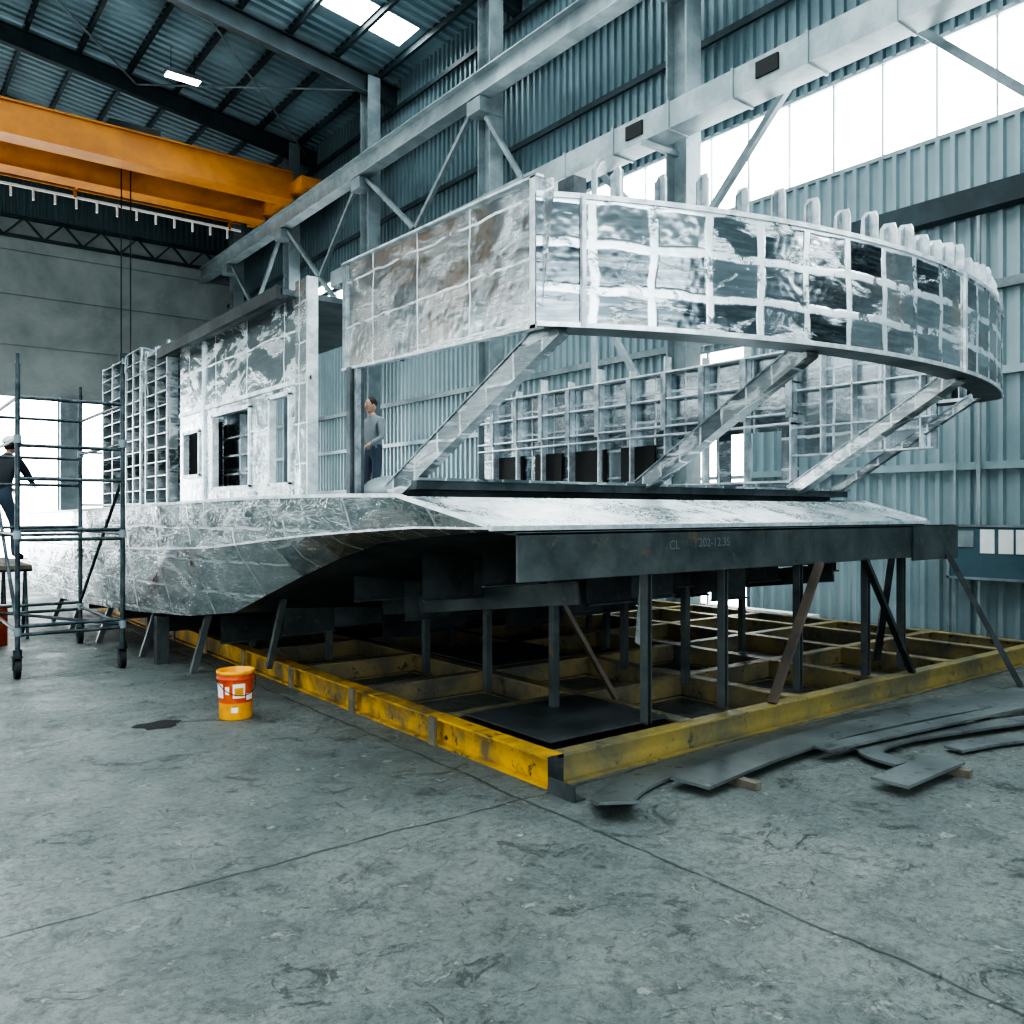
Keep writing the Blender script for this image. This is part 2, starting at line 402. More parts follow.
cr = empty('overhead_crane', (0, 24.8, 11))
def ch(b, name, par):
    o = b.build(name, par); o.matrix_parent_inverse = Matrix.Translation(-Vector(par.location)); return o
b = B()
for yy in (23.7, 25.9):
    b.box(-12.5, 10.2, yy, yy+.5, 10.78, 11.57, 'orange')
    b.box(-12.5, 10.2, yy-.06, yy+.56, 11.55, 11.6, 'orange'); b.box(-12.5, 10.2, yy-.06, yy+.56, 10.75, 10.79, 'orange')
b.box(10.1, 10.7, 22.9, 27.2, 10.9, 11.25, 'orange'); b.box(-12.9, -12.4, 22.9, 27.2, 10.9, 11.25, 'orange')
for yy in (23.1, 27.0): b.tube((10.35, yy, 11.0), (10.55, yy, 11.0), .18, 'black', 16)
ch(b, 'girders', cr)
b = B(); b.beam((-12, 27.2, 10.72), (9.9, 27.2, 10.72), .05, .07, 'white')
x = -12
while x < 9.9: b.box(x, x+.05, 27.17, 27.25, 10.4, 10.72, 'white'); x += .55
b.beam((-12, 27.2, 10.95), (9.9, 27.2, 10.95), .05, .05, 'orange')
for x in (-11.5, -6, 0, 5, 9.5): b.box(x, x+.08, 26.4, 27.25, 10.9, 10.98, 'orange'); b.box(x, x+.08, 27.17, 27.25, 10.7, 10.98, 'orange')
ch(b, 'festoon_rail', cr)
b = B(); b.box(5.3, 6.6, 24.2, 25.9, 11.6, 12.0, 'steeldk'); b.tube((5.5, 25, 11.9), (6.4, 25, 11.9), .3, 'steeldk', 16)
for dx in (-.12, .12): b.tube((5.9+dx, 25, 11.7), (5.9+dx, 25, 5.9), .018, 'black', 6)
b.box(5.72, 6.08, 24.9, 25.1, 5.45, 5.95, 'steeldk')
b.pipe([(5.9, 25, 5.45), (5.9, 25, 5.25), (6.02, 25, 5.12), (5.94, 25, 5.0), (5.8, 25, 5.05)], .04, 'black')
ch(b, 'hoist_trolley', cr)

for i, (x, y) in enumerate(((6.8, 22.9), (1.0, 22.9), (-5, 22.9))):
    b = B(); z = rz(x)-.75
    b.box(x-.45, x+.45, y-.16, y+.16, z, z+.1, 'steelgrey'); b.box(x-.42, x+.42, y-.14, y+.14, z-.02, z, 'lampglow')
    for dx in (-.3, .3): b.tube((x+dx, y, z+.1), (x+dx, y, rz(x)), .01, 'black', 6)
    b.build('high_bay_lamp')

b = B()
b.box(11.26, 11.30, 3.3, 5.28, .74, 1.44, 'board')
for z in (.74, 1.41): b.box(11.24, 11.31, 3.28, 5.3, z, z+.03, 'steelgrey')
for y in (3.3, 4.2, 5.25): b.box(11.24, 11.31, y, y+.03, .02, 1.44, 'steelgrey')
for yy in (4.28, 4.48, 4.70): b.box(11.25, 11.26, yy, yy+.17, 1.08, 1.38, 'white')
b.box(11.25, 11.26, 4.95, 5.15, 1.15, 1.36, 'duct'); b.box(11.25, 11.26, 3.6, 3.95, 1.0, 1.36, 'white')
b.build('notice_board')

# ------------------------------------------------------------------ jig
jig = empty('steel_boat_building_jig', (0, 0, 0))
b = B()
H = .19; zc = H/2
xs = [3.21, 4.45, 5.7, 6.95, 8.2, 9.35, 10.1]; ys = [3.79, 4.95, 6.15, 7.35, 8.55, 9.75, 10.95, 12.15, 13.35, 14.55, 15.7]
for i, x in enumerate(xs):
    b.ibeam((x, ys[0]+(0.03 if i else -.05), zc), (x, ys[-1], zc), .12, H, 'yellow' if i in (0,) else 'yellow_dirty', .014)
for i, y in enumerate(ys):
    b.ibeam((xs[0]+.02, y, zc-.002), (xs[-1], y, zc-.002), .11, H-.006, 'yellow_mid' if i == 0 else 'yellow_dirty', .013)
b.add([(3.15, 3.735, H), (3.15, 3.735, 0), (3.27, 3.735, 0), (3.27, 3.735, H)], [(0, 1, 2, 3)], 'dark')
b.box(3.35, 4.4, 3.95, 4.85, H, H+.012, 'plate')
b.box(4.55, 5.6, 6.2, 7.3, H, H+.012, 'plate')
for i in range(1, 9):
    y = ys[i]; b.box(3.13, 3.15, y-.04, y+.04, 0, H, 'yellow_dirty')
b.build('base_frame', jig)

b = B()
YB = 3.86
b.box(3.03, 8.37, YB, YB+.02, 1.19, 1.475, 'plate')
b.box(3.03, 8.37, YB, YB+.12, 1.465, 1.48, 'plate')
b.box(7.55, 8.4, YB-.02, YB, 1.16, 1.47, 'plate')
fr = [(4.17, 3.9), (4.97, 3.82), (5.9, 3.82), (6.9, 3.82), (7.5, 3.85)]
for x, y in fr: b.ibeam((x, YB+.07, H), (x, YB+.07, 1.45), .06, .05, 'plate', .01, up=(1, 0, 0))
b.beam((6.0, 3.8, 1.2), (5.35, 3.78, .19), .07, .03, 'rust')
b.beam((6.75, 3.85, 1.2), (7.35, 3.75, .19), .06, .03, 'dark')
b.beam((8.15, 3.9, 1.35), (8.45, 3.3, .0), .07, .05, 'dark'); b.beam((7.3, 3.9, 1.3), (7.75, 4.3, .19), .06, .04, 'dark')
b.beam((3.95, 4.75, 1.2), (4.55, 4.6, .19), .06, .03, 'rust')
b.beam((4.35, 4.1, 1.2), (4.45, 4.25, .65), .09, .02, 'alu_edge')
b.build('front_trestle', jig)
ST = [ # y, deckX, deckZ, knX, knZ, chX, chZ, keelZ
 (3.95, 2.89, 1.515, 2.90, 1.505, 2.93, 1.49, 1.30),
 (4.70, 2.72, 1.70, 2.84, 1.50, 2.98, 1.44, 1.12),
 (5.40, 2.65, 1.71, 2.74, 1.46, 3.00, 1.38, 1.0),
 (6.00, 2.60, 1.71, 2.66, 1.42, 2.96, 1.24, .90),
 (6.60, 2.55, 1.71, 2.60, 1.37, 2.90, 1.06, .80),
 (7.20, 2.50, 1.70, 2.55, 1.32, 2.83, .86, .68),
 (7.70, 2.45, 1.69, 2.50, 1.28, 2.75, .68, .56),
 (8.60, 2.38, 1.67, 2.43, 1.24, 2.62, .57, .45),
 (10.0, 2.30, 1.65, 2.35, 1.20, 2.45, .50, .40),
 (12.0, 2.18, 1.61, 2.20, 1.17, 2.28, .44, .36),
 (15.0, 2.10, 1.57, 2.10, 1.15, 2.15, .38, .34)]
XC = 5.45
def interp(y, k):
    for a, c in zip(ST, ST[1:]):
        if a[0] <= y <= c[0]:
            t = (y-a[0])/(c[0]-a[0]); return a[k]*(1-t)+c[k]*t
    return ST[-1][k] if y > 4 else ST[0][k]
b = B()
legs = {4.62: (3.98, 5.4), 5.42: (3.97, 5.5, 7.2), 6.37: (3.99, 6.2), 7.5: (3.6, 5.0, 7.0), 8.7: (3.3, 5.45, 7.6), 10.0: (3.2, 5.45), 11.5: (3.0, 5.45), 13.0: (3.0, 6.0), 14.4: (3.0, 6.0)}
for y in legs:
    kz = interp(y, 7); cz = interp(y, 6); cx = interp(y, 5)+.35
    top = lambda x: kz+(cz-kz)*min(1, abs(x-XC)/(XC-interp(y, 5)))-.02
    n = 9
    for i in range(n):
        xa = cx+(2*XC-2*cx)*i/n; xb = cx+(2*XC-2*cx)*(i+1)/n
        zb = max(.25, min(top(xa), top(xb))-.16-.07*((i*5+int(y)) % 3))
        b.add([(xa, y, zb), (xb, y, zb), (xb, y, top(xb)), (xa, y, top(xa))], [(0, 1, 2, 3)], 'plate' if i % 2 else 'dark')
        b.box(xa, xb, y-.03, y+.01, zb, zb+.012, 'plate')
    for x in legs[y]:
        if top(x)-.1 > H+.05: b.beam((x, y+.03, H-.01), (x, y+.03, top(x)-.08), .055, .055, 'plate')
for x in (3.9, 5.45, 7.0):
    b.beam((x, 4.3, 1.05), (x, 7.0, .72), .02, .16, 'plate')
for y, x in ((8.6, 2.75), (9.9, 2.6), (11.3, 2.45), (12.7, 2.4), (14.0, 2.4)):
    b.beam((x-.1, y, 0), (x+.06, y, interp(y, 6)+.02), .06, .06, 'plate')
b.beam((2.95, 7.4, H), (3.05, 7.3, .82), .05, .05, 'plate')
b.box(2.5, 2.62, 9.3, 9.42, 0, .5, 'dark')
b.build('hull_cradle', jig)

# ------------------------------------------------------------------ boat
boat = empty('aluminium_boat_hull_and_cabin', (0, 0, 0))
b = B(); L = len(ST)
def row(k, mirror=False):
    return [((2*XC-s[k]) if mirror else s[k], s[0], s[k+1]) for s in ST]
for mir in (False, True):
    D, K, C = row(1, mir), row(3, mir), row(5, mir); KE = [(XC, s[0], s[7]) for s in ST]
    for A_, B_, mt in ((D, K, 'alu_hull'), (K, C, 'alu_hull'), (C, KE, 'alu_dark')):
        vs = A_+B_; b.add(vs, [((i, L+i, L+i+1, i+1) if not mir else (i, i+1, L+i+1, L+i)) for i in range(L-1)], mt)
    for i in range(L-1):
        b.beam(Vector(D[i])+Vector((0, 0, .005)), Vector(D[i+1])+Vector((0, 0, .005)), .035, .025, 'alu_edge')
        b.beam(K[i], K[i+1], .012, .014, 'alu_edge')
D, D2 = row(1), row(1, True)
def strip(b, A_, B_, mt):
    b.add([A_[0], A_[1], B_[1], B_[0]], [(0, 1, 2, 3)], mt)
strip(b, (D[0], D2[0]), (D[1], D2[1]), 'alu_ramp')
vs = []
for i in range(1, L): vs += [D[i], D2[i]]
b.add(vs, [(2*i, 2*i+1, 2*i+3, 2*i+2) for i in range(L-2)], 'alu_in')
b.beam((2.89, 3.94, 1.505), (8.01, 3.94, 1.505), .03, .03, 'alu_edge')
b.add([(2.9, 3.95, 1.5), (8.0, 3.95, 1.5), (8.0, 3.97, 1.48), (XC, 3.97, 1.30), (2.93, 3.97, 1.48)], [(0, 4, 3, 2, 1)], 'alu_dark')
s = ST[-1]; b.add([(s[1], 15, s[2]), (s[3], 15, s[4]), (s[5], 15, s[6]), (XC, 15, s[7]), (2*XC-s[5], 15, s[6]), (2*XC-s[3], 15, s[4]), (2*XC-s[1], 15, s[2])], [tuple(range(7))], 'alu_in')
b.build('hull', boat)
b = B()
b.box(3.0, 8.3, 4.9, 5.35, 1.815, 1.835, 'alu_strut'); b.box(3.0, 8.3, 4.93, 5.3, 1.755, 1.815, 'alu_dark')
b.box(3.05, 8.25, 5.1, 5.3, 1.68, 1.76, 'alu_dark')
b.build('window_sill', boat)

def bez(t):
    X = 2.97+(8.08-2.97)*t
    Y = 3.62*(1-t)+3.32*t - .58*(4*t*(1-t))**.95
    return X, Y
pl = [(2.97, 3.62)]
N = 44
for i in range(1, N+1): pl.append(bez(i/N))
for a in range(1, 9):
    an = a/8*math.pi/2
    pl.append((8.08+.26*math.sin(an), 3.32+.38*(1-math.cos(an))))
pl += [(8.36, 4.2), (8.36, 5.0), (8.36, 6.0)]
arc = [0]
for p, q in zip(pl, pl[1:]): arc.append(arc[-1]+math.dist(p, q))
ZB, ZT = 2.63, 3.36
def inset(pl, d):
    out = []
    for i, p in enumerate(pl):
        a = pl[max(0, i-1)]; c = pl[min(len(pl)-1, i+1)]
        tx, ty = c[0]-a[0], c[1]-a[1]; l = math.hypot(tx, ty); out.append((p[0]-ty/l*d, p[1]+tx/l*d))
    return out
def ribbon(b, P, z0, Q, z1, mt, smooth=True):
    n = len(P); vs = [(x, y, z0) for x, y in P]+[(x, y, z1) for x, y in Q]
    uv = [(s_, z0-ZB) for s_ in arc]+[(s_, (z1-ZB) if abs(z1-z0) > .1 else .2) for s_ in arc]
    b.add(vs, [(i, i+1, n+i+1, n+i) for i in range(n-1)], mt, smooth, uv)
b = B(); P2 = inset(pl, .03); P3 = inset(pl, .22)
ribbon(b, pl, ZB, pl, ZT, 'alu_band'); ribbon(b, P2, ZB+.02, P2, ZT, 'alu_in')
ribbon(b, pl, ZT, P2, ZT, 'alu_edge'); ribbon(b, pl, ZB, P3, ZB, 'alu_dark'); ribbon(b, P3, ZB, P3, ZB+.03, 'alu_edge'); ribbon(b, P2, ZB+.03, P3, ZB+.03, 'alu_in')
PO = inset(pl, -.012)
ribbon(b, PO, ZB-.005, PO, ZB+.022, 'alu_edge'); ribbon(b, PO, ZT-.02, PO, ZT+.01, 'alu_edge'); ribbon(b, PO, ZB-.005, pl, ZB-.005, 'alu_edge'); ribbon(b, PO, ZT+.01, pl, ZT+.01, 'alu_edge')
for i in (2, 30):
    x, y = PO[i]; b.beam((x, y, ZB), (x, y, ZT), .02, .03, 'alu_edge')
b.build('visor_band', boat)
b = B(); acc = .5; P4 = inset(pl, .03)
while acc < arc[-1]:
    i = next(k for k in range(1, len(pl)) if arc[k] >= acc)
    t = (acc-arc[i-1])/(arc[i]-arc[i-1]); x0 = P4[i-1][0]*(1-t)+P4[i][0]*t; y0 = P4[i-1][1]*(1-t)+P4[i][1]*t
    tx, ty = pl[i][0]-pl[i-1][0], pl[i][1]-pl[i-1][1]; l = math.hypot(tx, ty); tx /= l; ty /= l; nx, ny = -ty, tx
    h = .19+.08*random.random()
    vs = []
    for s_ in (-.006, .006):
        for dn, z in ((0, ZB+.03), (.14, ZB+.03), (.14, ZT-.1), (.12, ZT+h-.03), (.09, ZT+h), (.015, ZT+h-.01), (.0, ZT+h-.05)):
            vs.append((x0+nx*dn+tx*s_, y0+ny*dn+ty*s_, z))
    b.add(vs, [(0, 1, 2, 3, 4, 5, 6), (13, 12, 11, 10, 9, 8, 7)]+[(k, k+7, (k+1) % 7+7, (k+1) % 7) for k in range(7)], 'alu_edge')
    vs = []
    for dn in (.06, .07):
        for a_, z in ((-.04, ZB+.05), (.04, ZB+.05), (.04, ZT+h-.01), (.01, ZT+h), (-.04, ZT+h-.05)):
            vs.append((x0+nx*dn+tx*a_, y0+ny*dn+ty*a_, z))
    b.add(vs, [(0, 1, 2, 3, 4), (9, 8, 7, 6, 5)]+[(k, k+5, (k+1) % 5+5, (k+1) % 5) for k in range(5)], 'alu_rib')
    acc += .28 if acc < 2.4 else (.21 if acc < 4.6 else .15)
b.build('roof_stiffener_tabs', boat)

b = B()
x = 3.0
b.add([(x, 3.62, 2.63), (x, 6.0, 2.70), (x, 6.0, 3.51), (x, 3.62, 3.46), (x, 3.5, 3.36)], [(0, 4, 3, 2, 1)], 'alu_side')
b.add([(x+.03, 3.62, 2.63), (x+.03, 6.0, 2.70), (x+.03, 6.0, 3.51), (x+.03, 3.62, 3.46)], [(0, 1, 2, 3)], 'alu_in')
b.beam((x, 3.62, 3.465), (x, 6.0, 3.515), .05, .015, 'alu_edge'); b.beam((x, 3.62, 2.63), (x, 6.0, 2.70), .05, .02, 'alu_edge')
b.beam((x, 3.66, 2.62), (x, 3.66, 3.47), .05, .05, 'alu_edge')
b.beam((x, 5.98, 2.70), (x, 5.98, 3.52), .05, .03, 'alu_rib')
for y in (4.4, 5.2): b.beam((x+.05, y, 2.66), (x+.05, y, 3.45), .05, .01, 'alu_in')
b.beam((x+.02, 5.86, 1.7), (x+.02, 5.86, 2.70), .06, .12, 'alu_dark')
b.beam((x, 5.78, 1.7), (x, 5.78, 2.70), .05, .03, 'alu_rib')
b.beam((3.35, 3.75, 3.3), (3.35, 3.75, 3.56), .14, .1, 'alu_dark'); b.beam((3.2, 3.8, 3.3), (3.2, 3.8, 3.54), .1, .02, 'alu_edge')
b.build('port_side_panel', boat)

b = B()
def strut(p, q, w, h):
    b.beam(p, q, w, h, 'alu_strut'); b.beam(p, q, w+.02, .01, 'alu_rib', (0, h/2))
strut((3.02, 5.28, 1.72), (3.14, 3.62, 2.66), .08, .15)
strut((5.3, 5.05, 1.80), (4.88, 3.16, 2.66), .1, .13)
strut((7.5, 5.05, 1.80), (6.75, 3.08, 2.66), .1, .12)
strut((8.15, 5.05, 1.78), (8.05, 3.5, 2.66), .06, .07)
b.build('window_struts', boat)

b = B()
def wall_open(b, x, y0, y1, z0, z1, holes, mt, th=.03):
    yc = sorted({y0, y1, *[h[0] for h in holes], *[h[1] for h in holes]}); zc_ = sorted({z0, z1, *[h[2] for h in holes], *[h[3] for h in holes]})
    for a, c in zip(yc, yc[1:]):
        for d, e in zip(zc_, zc_[1:]):
            if any(h[0] <= a and c <= h[1] and h[2] <= d and e <= h[3] for h in holes): continue
            b.box(x, x+th, a, c, d, e, mt)
hol = [(7.99, 9.05, 1.84, 2.62), (7.04, 7.49, 1.84, 2.64), (9.5, 10.05, 2.0, 2.5)]
wall_open(b, 3.0, 6.65, 10.2, 1.66, 3.45, hol, 'alu_house')
for h in hol:
    for z in h[2:]: b.box(2.985, 3.05, h[0]-.02, h[1]+.02, z-.02, z+.02, 'alu_edge')
    for y in h[:2]: b.box(2.985, 3.05, y-.02, y+.02, h[2], h[3], 'alu_edge')
b.box(3.2, 3.22, 9.4, 10.6, 1.9, 2.6, 'black')
b.box(3.3, 3.32, 8.3, 9.6, 1.8, 2.7, 'alu_in')
for z in (2.0, 2.2, 2.4): b.box(3.24, 3.3, 8.2, 9.5, z, z+.02, 'alu_edge')
for y in (8.52, 8.9): b.box(3.24, 3.3, y, y+.03, 1.84, 2.64, 'alu_edge')
b.box(2.97, 3.0, 6.62, 6.86, 1.68, 3.56, 'alu_side'); b.box(2.965, 3.06, 6.60, 6.63, 1.68, 3.56, 'alu_edge')
b.box(2.985, 3.0, 6.6, 10.2, 2.70, 2.74, 'alu_edge')
b.box(2.98, 3.02, 9.30, 9.36, 1.66, 3.45, 'alu_edge')
b.box(2.86, 4.3, 6.9, 10.5, 3.45, 3.50, 'alu_dark'); b.box(2.82, 2.87, 6.9, 10.5, 3.41, 3.52, 'dark')
for y in (7.0, 8.0, 9.0, 10.1): b.box(3.03, 3.11, y, y+.012, 2.7, 3.42, 'alu_in')
b.build('port_deckhouse', boat)
b = B()
for y0, y1, x0, zt in ((10.55, 11.5, 2.95, 3.66), (11.75, 12.5, 2.95, 3.74), (12.9, 14.1, 3.0, 3.78)):
    b.box(x0+.1, x0+.12, y0, y1, 1.62, zt, 'alu_dark')
    z = 1.7
    while z < zt: b.box(x0, x0+.1, y0, y1, z, z+.015, 'alu_rib'); z += .17
    for y in (y0, (y0+y1)/2, y1): b.box(x0-.005, x0+.12, y-.02, y+.02, 1.62, zt, 'alu_strut')
    b.box(x0+.1, x0+1.1, y0, y0+.02, 1.62, zt, 'alu_in')
    for k in range(11):
        b.box(x0+.1, x0+1.1, y0-.08, y0, 1.75+k*.18, 1.765+k*.18, 'alu_rib')
b.build('aft_ribbed_bulkheads', boat)
b = B()
wall_open(b, 8.1, 5.4, 11.2, 1.7, 3.33, [(y, y+.7, 1.95, 2.5) for y in (5.6, 6.5)], 'alu_in')
y = 5.4; k = 0
while y < 11.2:
    b.box(7.98, 8.1, y, y+.02, 1.7, 3.36+(.18 if k % 2 else .08), 'alu_edge'); b.box(7.95, 7.98, y-.03, y+.05, 2.62, 3.33, 'alu_rib'); y += .6; k += 1
for z in (1.92, 2.55, 2.66, 3.0, 3.33): b.box(7.96, 8.1, 5.4, 11.2, z, z+.02, 'alu_edge')
for y in (7.45, 8.35, 9.25, 10.15): b.box(8.06, 8.09, y, y+.6, 2.0, 2.45, 'black')
b.box(8.1, 8.13, 3.9, 5.4, 2.2, 3.3, 'alu_in')
for y in (4.0, 4.35, 4.7, 5.05): b.box(8.0, 8.1, y, y+.015, 2.2, 3.3, 'alu_edge')
for z in (2.2, 2.5, 2.9): b.box(8.0, 8.1, 3.9, 5.4, z, z+.015, 'alu_edge')
b.build('starboard_side_framing', boat)
b = B()
b.ball((3.6, 6.3, 1.78), (.25, .3, .13), 'duct'); b.build('covered_hatch', boat)

def text(body, loc, size, rotz, mat, parent, name):
    c = bpy.data.curves.new(name, 'FONT'); c.body = body; c.size = size; c.extrude = .0004
    o = bpy.data.objects.new(name, c); COL.objects.link(o); o.location = loc; o.rotation_euler = (math.pi/2, 0, rotz); c.materials.append(M[mat]); o.parent = parent
    return o
M['chalk'] = plain('chalk', (.15, .168, .17))
text('202-12.35', (4.62, YB-.002, 1.36), .085, 0, 'chalk', jig, 'chalk_writing')
text('CL', (4.32, YB-.002, 1.35), .085, 0, 'chalk', jig, 'chalk_writing_b')

# ------------------------------------------------------------------ cut plates on floor
def flat(pts, w, z, th=.012, tilt=0, mat='plate2', lift=None):
    b = B(); n = len(pts); vs = []
    for i, p in enumerate(pts):
        a = pts[max(0, i-1)]; c = pts[min(n-1, i+1)]; tx, ty = c[0]-a[0], c[1]-a[1]; l = math.hypot(tx, ty); nx, ny = -ty/l*w/2, tx/l*w/2
        zz = z+(lift[i] if lift else 0)
        vs += [(p[0]+nx, p[1]+ny, zz+tilt), (p[0]-nx, p[1]-ny, zz), (p[0]+nx, p[1]+ny, zz+th+tilt), (p[0]-nx, p[1]-ny, zz+th)]
    fs = [(0, 2, 3, 1), (4*n-4, 4*n-3, 4*n-1, 4*n-2)]
    for i in range(n-1):
        o = 4*i; fs += [(o+2, o+6, o+7, o+3), (o, o+1, o+5, o+4), (o+1, o+3, o+7, o+5), (o, o+4, o+6, o+2)]
    b.add(vs, fs, mat); return b
def sm(pts, n=6):
    out = []
    P = [pts[0]]+list(pts)+[pts[-1]]
    for i in range(1, len(P)-2):
        for k in range(n):
            t = k/n; out.append(tuple(.5*((2*P[i][j])+(-P[i-1][j]+P[i+1][j])*t+(2*P[i-1][j]-5*P[i][j]+4*P[i+1][j]-P[i+2][j])*t*t+(-P[i-1][j]+3*P[i][j]-3*P[i+1][j]+P[i+2][j])*t**3) for j in (0, 1)))
    return out+[pts[-1]]
pp = sm([(3.12, 3.12), (3.32, 3.36), (3.9, 3.52), (5.4, 3.54), (6.6, 3.42), (8.2, 3.15)])
flat(pp, .22, .012, .018, 0, lift=[.08*max(0, 1-i/6) for i in range(len(pp))]).build('curved_steel_plate')
flat(sm([(3.75, 3.20), (4.7, 3.30), (5.8, 3.28), (7.4, 3.04), (8.6, 2.8)]), .26, .05, .018).build('curved_steel_plate')
flat([(4.9, 3.10), (8.3, 2.70)], .13, .072, .016).build('steel_flat_bar')
flat(sm([(5.12, 2.66), (5.2, 2.93), (5.6, 2.99), (6.3, 2.84), (7.2, 2.6)]), .16, .035, .018).build('curved_steel_plate')
flat([(4.64, 2.5), (5.36, 2.52)], .22, .055, .018).build('steel_offcut')
flat(sm([(5.75, 2.66), (6.2, 2.56), (6.9, 2.32)]), .13, .02, .018).build('steel_offcut')
b = B(); b.box(3.14, 3.21, 3.48, 3.70, .0, .012, 'plate'); b.box(3.12, 3.135, 3.48, 3.70, .0, .09, 'plate'); b.build('steel_angle_offcut')
for x, y, a in ((4.1, 3.1, .3), (6.8, 2.95, .1), (5.3, 2.46, .4)):
    b = B(); b.box(-.11, .11, -.03, .03, 0, .045, 'wood'); o = b.build('timber_block'); o.location = (x, y, 0); o.rotation_euler[2] = a+1.3

b = B()
b.box(10.3, 10.42, 6.5, 8.5, .0, .12, 'orange'); b.box(10.2, 10.42, 6.6, 8.4, .12, .2, 'white'); b.build('material_stack')

# ------------------------------------------------------------------ bucket
b = B()
c = (2.35, 6.56, 0)
b.lathe(c, [(.0, .0), (.122, .0), (.124, .01), (.127, .13)], 'byellow'); b.lathe(c, [(.127, .13), (.134, .30)], 'red')
b.lathe(c, [(.134, .30), (.144, .302), (.144, .325), (.136, .327), (.137, .345)], 'red')
b.lathe(c, [(.137, .345), (.145, .347), (.145, .372), (.135, .374), (.128, .2), (0, .19)], 'byellow')
for a0, a1, z0, z1, mt in ((2.9, 3.6, .17, .28, 'white'), (3.75, 4.0, .20, .26, 'white'), (4.1, 4.5, .06, .10, 'white'), (4.2, 4.9, .17, .28, 'white'), (4.3, 4.8, .19, .25, 'byellow'), (5.0, 5.5, .15, .2, 'white')):
    vs = []
    for i in range(9):
        a = a0+(a1-a0)*i/8
        for z in (z0, z1):
            r = .1285+.007*(z-.13)/.17+(.001 if mt == 'white' else .0016); vs.append((c[0]+r*math.cos(a), c[1]+r*math.sin(a), z))
    b.add(vs, [(2*i, 2*i+2, 2*i+3, 2*i+1) for i in range(8)], mt)
b.pipe([(c[0]+.15*math.cos(t), c[1]+.15*math.sin(t), .31+.12*math.sin(t)) for t in [math.pi+i*math.pi/10 for i in range(11)]], .003, 'black', 6)
b.build('paint_bucket')

# ------------------------------------------------------------------ scaffold
b = B()
x0, x1, y0, y1 = 1.23, 2.17, 9.33, 11.4
for x in (x0, x1):
    for y in (y0, y1):
        b.tube((x, y, .22), (x, y, 3.02), .024, 'scaf'); b.tube((x, y, 3.0), (x, y, 3.12), .017, 'scaf')
        b.tube((x, y, .2), (x, y, .28), .04, 'scaf')
        b.tube((x-.025, y+.03, .095), (x+.025, y+.03, .095), .095, 'black', 20); b.tube((x-.03, y+.03, .095), (x+.03, y+.03, .095), .05, 'scaf', 14)
        b.box(x-.04, x-.03, y, y+.06, .08, .21, 'scaf'); b.box(x+.03, x+.04, y, y+.06, .08, .21, 'scaf'); b.box(x-.045, x+.045, y-.02, y+.08, .2, .215, 'scaf')
for y in (y0, y1):
    for z in (.42, .5, 1.33, 1.42, 1.92, 2.24, 2.7): b.tube((x0, y, z), (x1, y, z), .018, 'scaf', 8)
for x in (x0, x1):
    for z in (.45, 1.38, 2.3, 2.7): b.tube((x, y0, z), (x, y1, z), .018, 'scaf', 8)
b.tube((x1, y0, 1.95), (x1, y1, .5), .018, 'scaf', 8); b.tube((x0, y1, 2.25), (x0, y0, .5), .018, 'scaf', 8)
b.tube((x1, y0, .45), (x0, y1, .45), .018, 'scaf', 8)
for x in (x0, x1):
    for y in (y0, y1):
        for z in (.45, 1.38, 2.3): b.tube((x, y, z-.04), (x, y, z+.04), .036, 'steelgrey', 10)
b.build('rolling_scaffold')
b = B()
for i in range(4): b.box(.75+i*.26, .99+i*.26, 12.2, 14.6, .88, .93, 'wood')
for y in (12.4, 14.4):
    for x in (.8, 1.72):
        b.tube((x, y-.2, 0), (x, y, .88), .02, 'scaf', 8); b.tube((x, y+.2, 0), (x, y, .88), .02, 'scaf', 8)
    b.tube((.75, y, .86), (1.8, y, .86), .022, 'scaf', 8)
for y in (12.25, 14.5): b.tube((.75, y, .9), (.75, y, 2.0), .02, 'scaf', 8)
b.tube((.75, 12.25, 1.98), (.75, 14.5, 1.98), .02, 'scaf', 8)
b.build('work_platform')
b = B(); b.lathe((1.3, 11.85, 0), [(0, 0), (.16, 0), (.16, .45), (.17, .46), (.15, .48), (0, .48)], 'red'); b.build('red_drum')

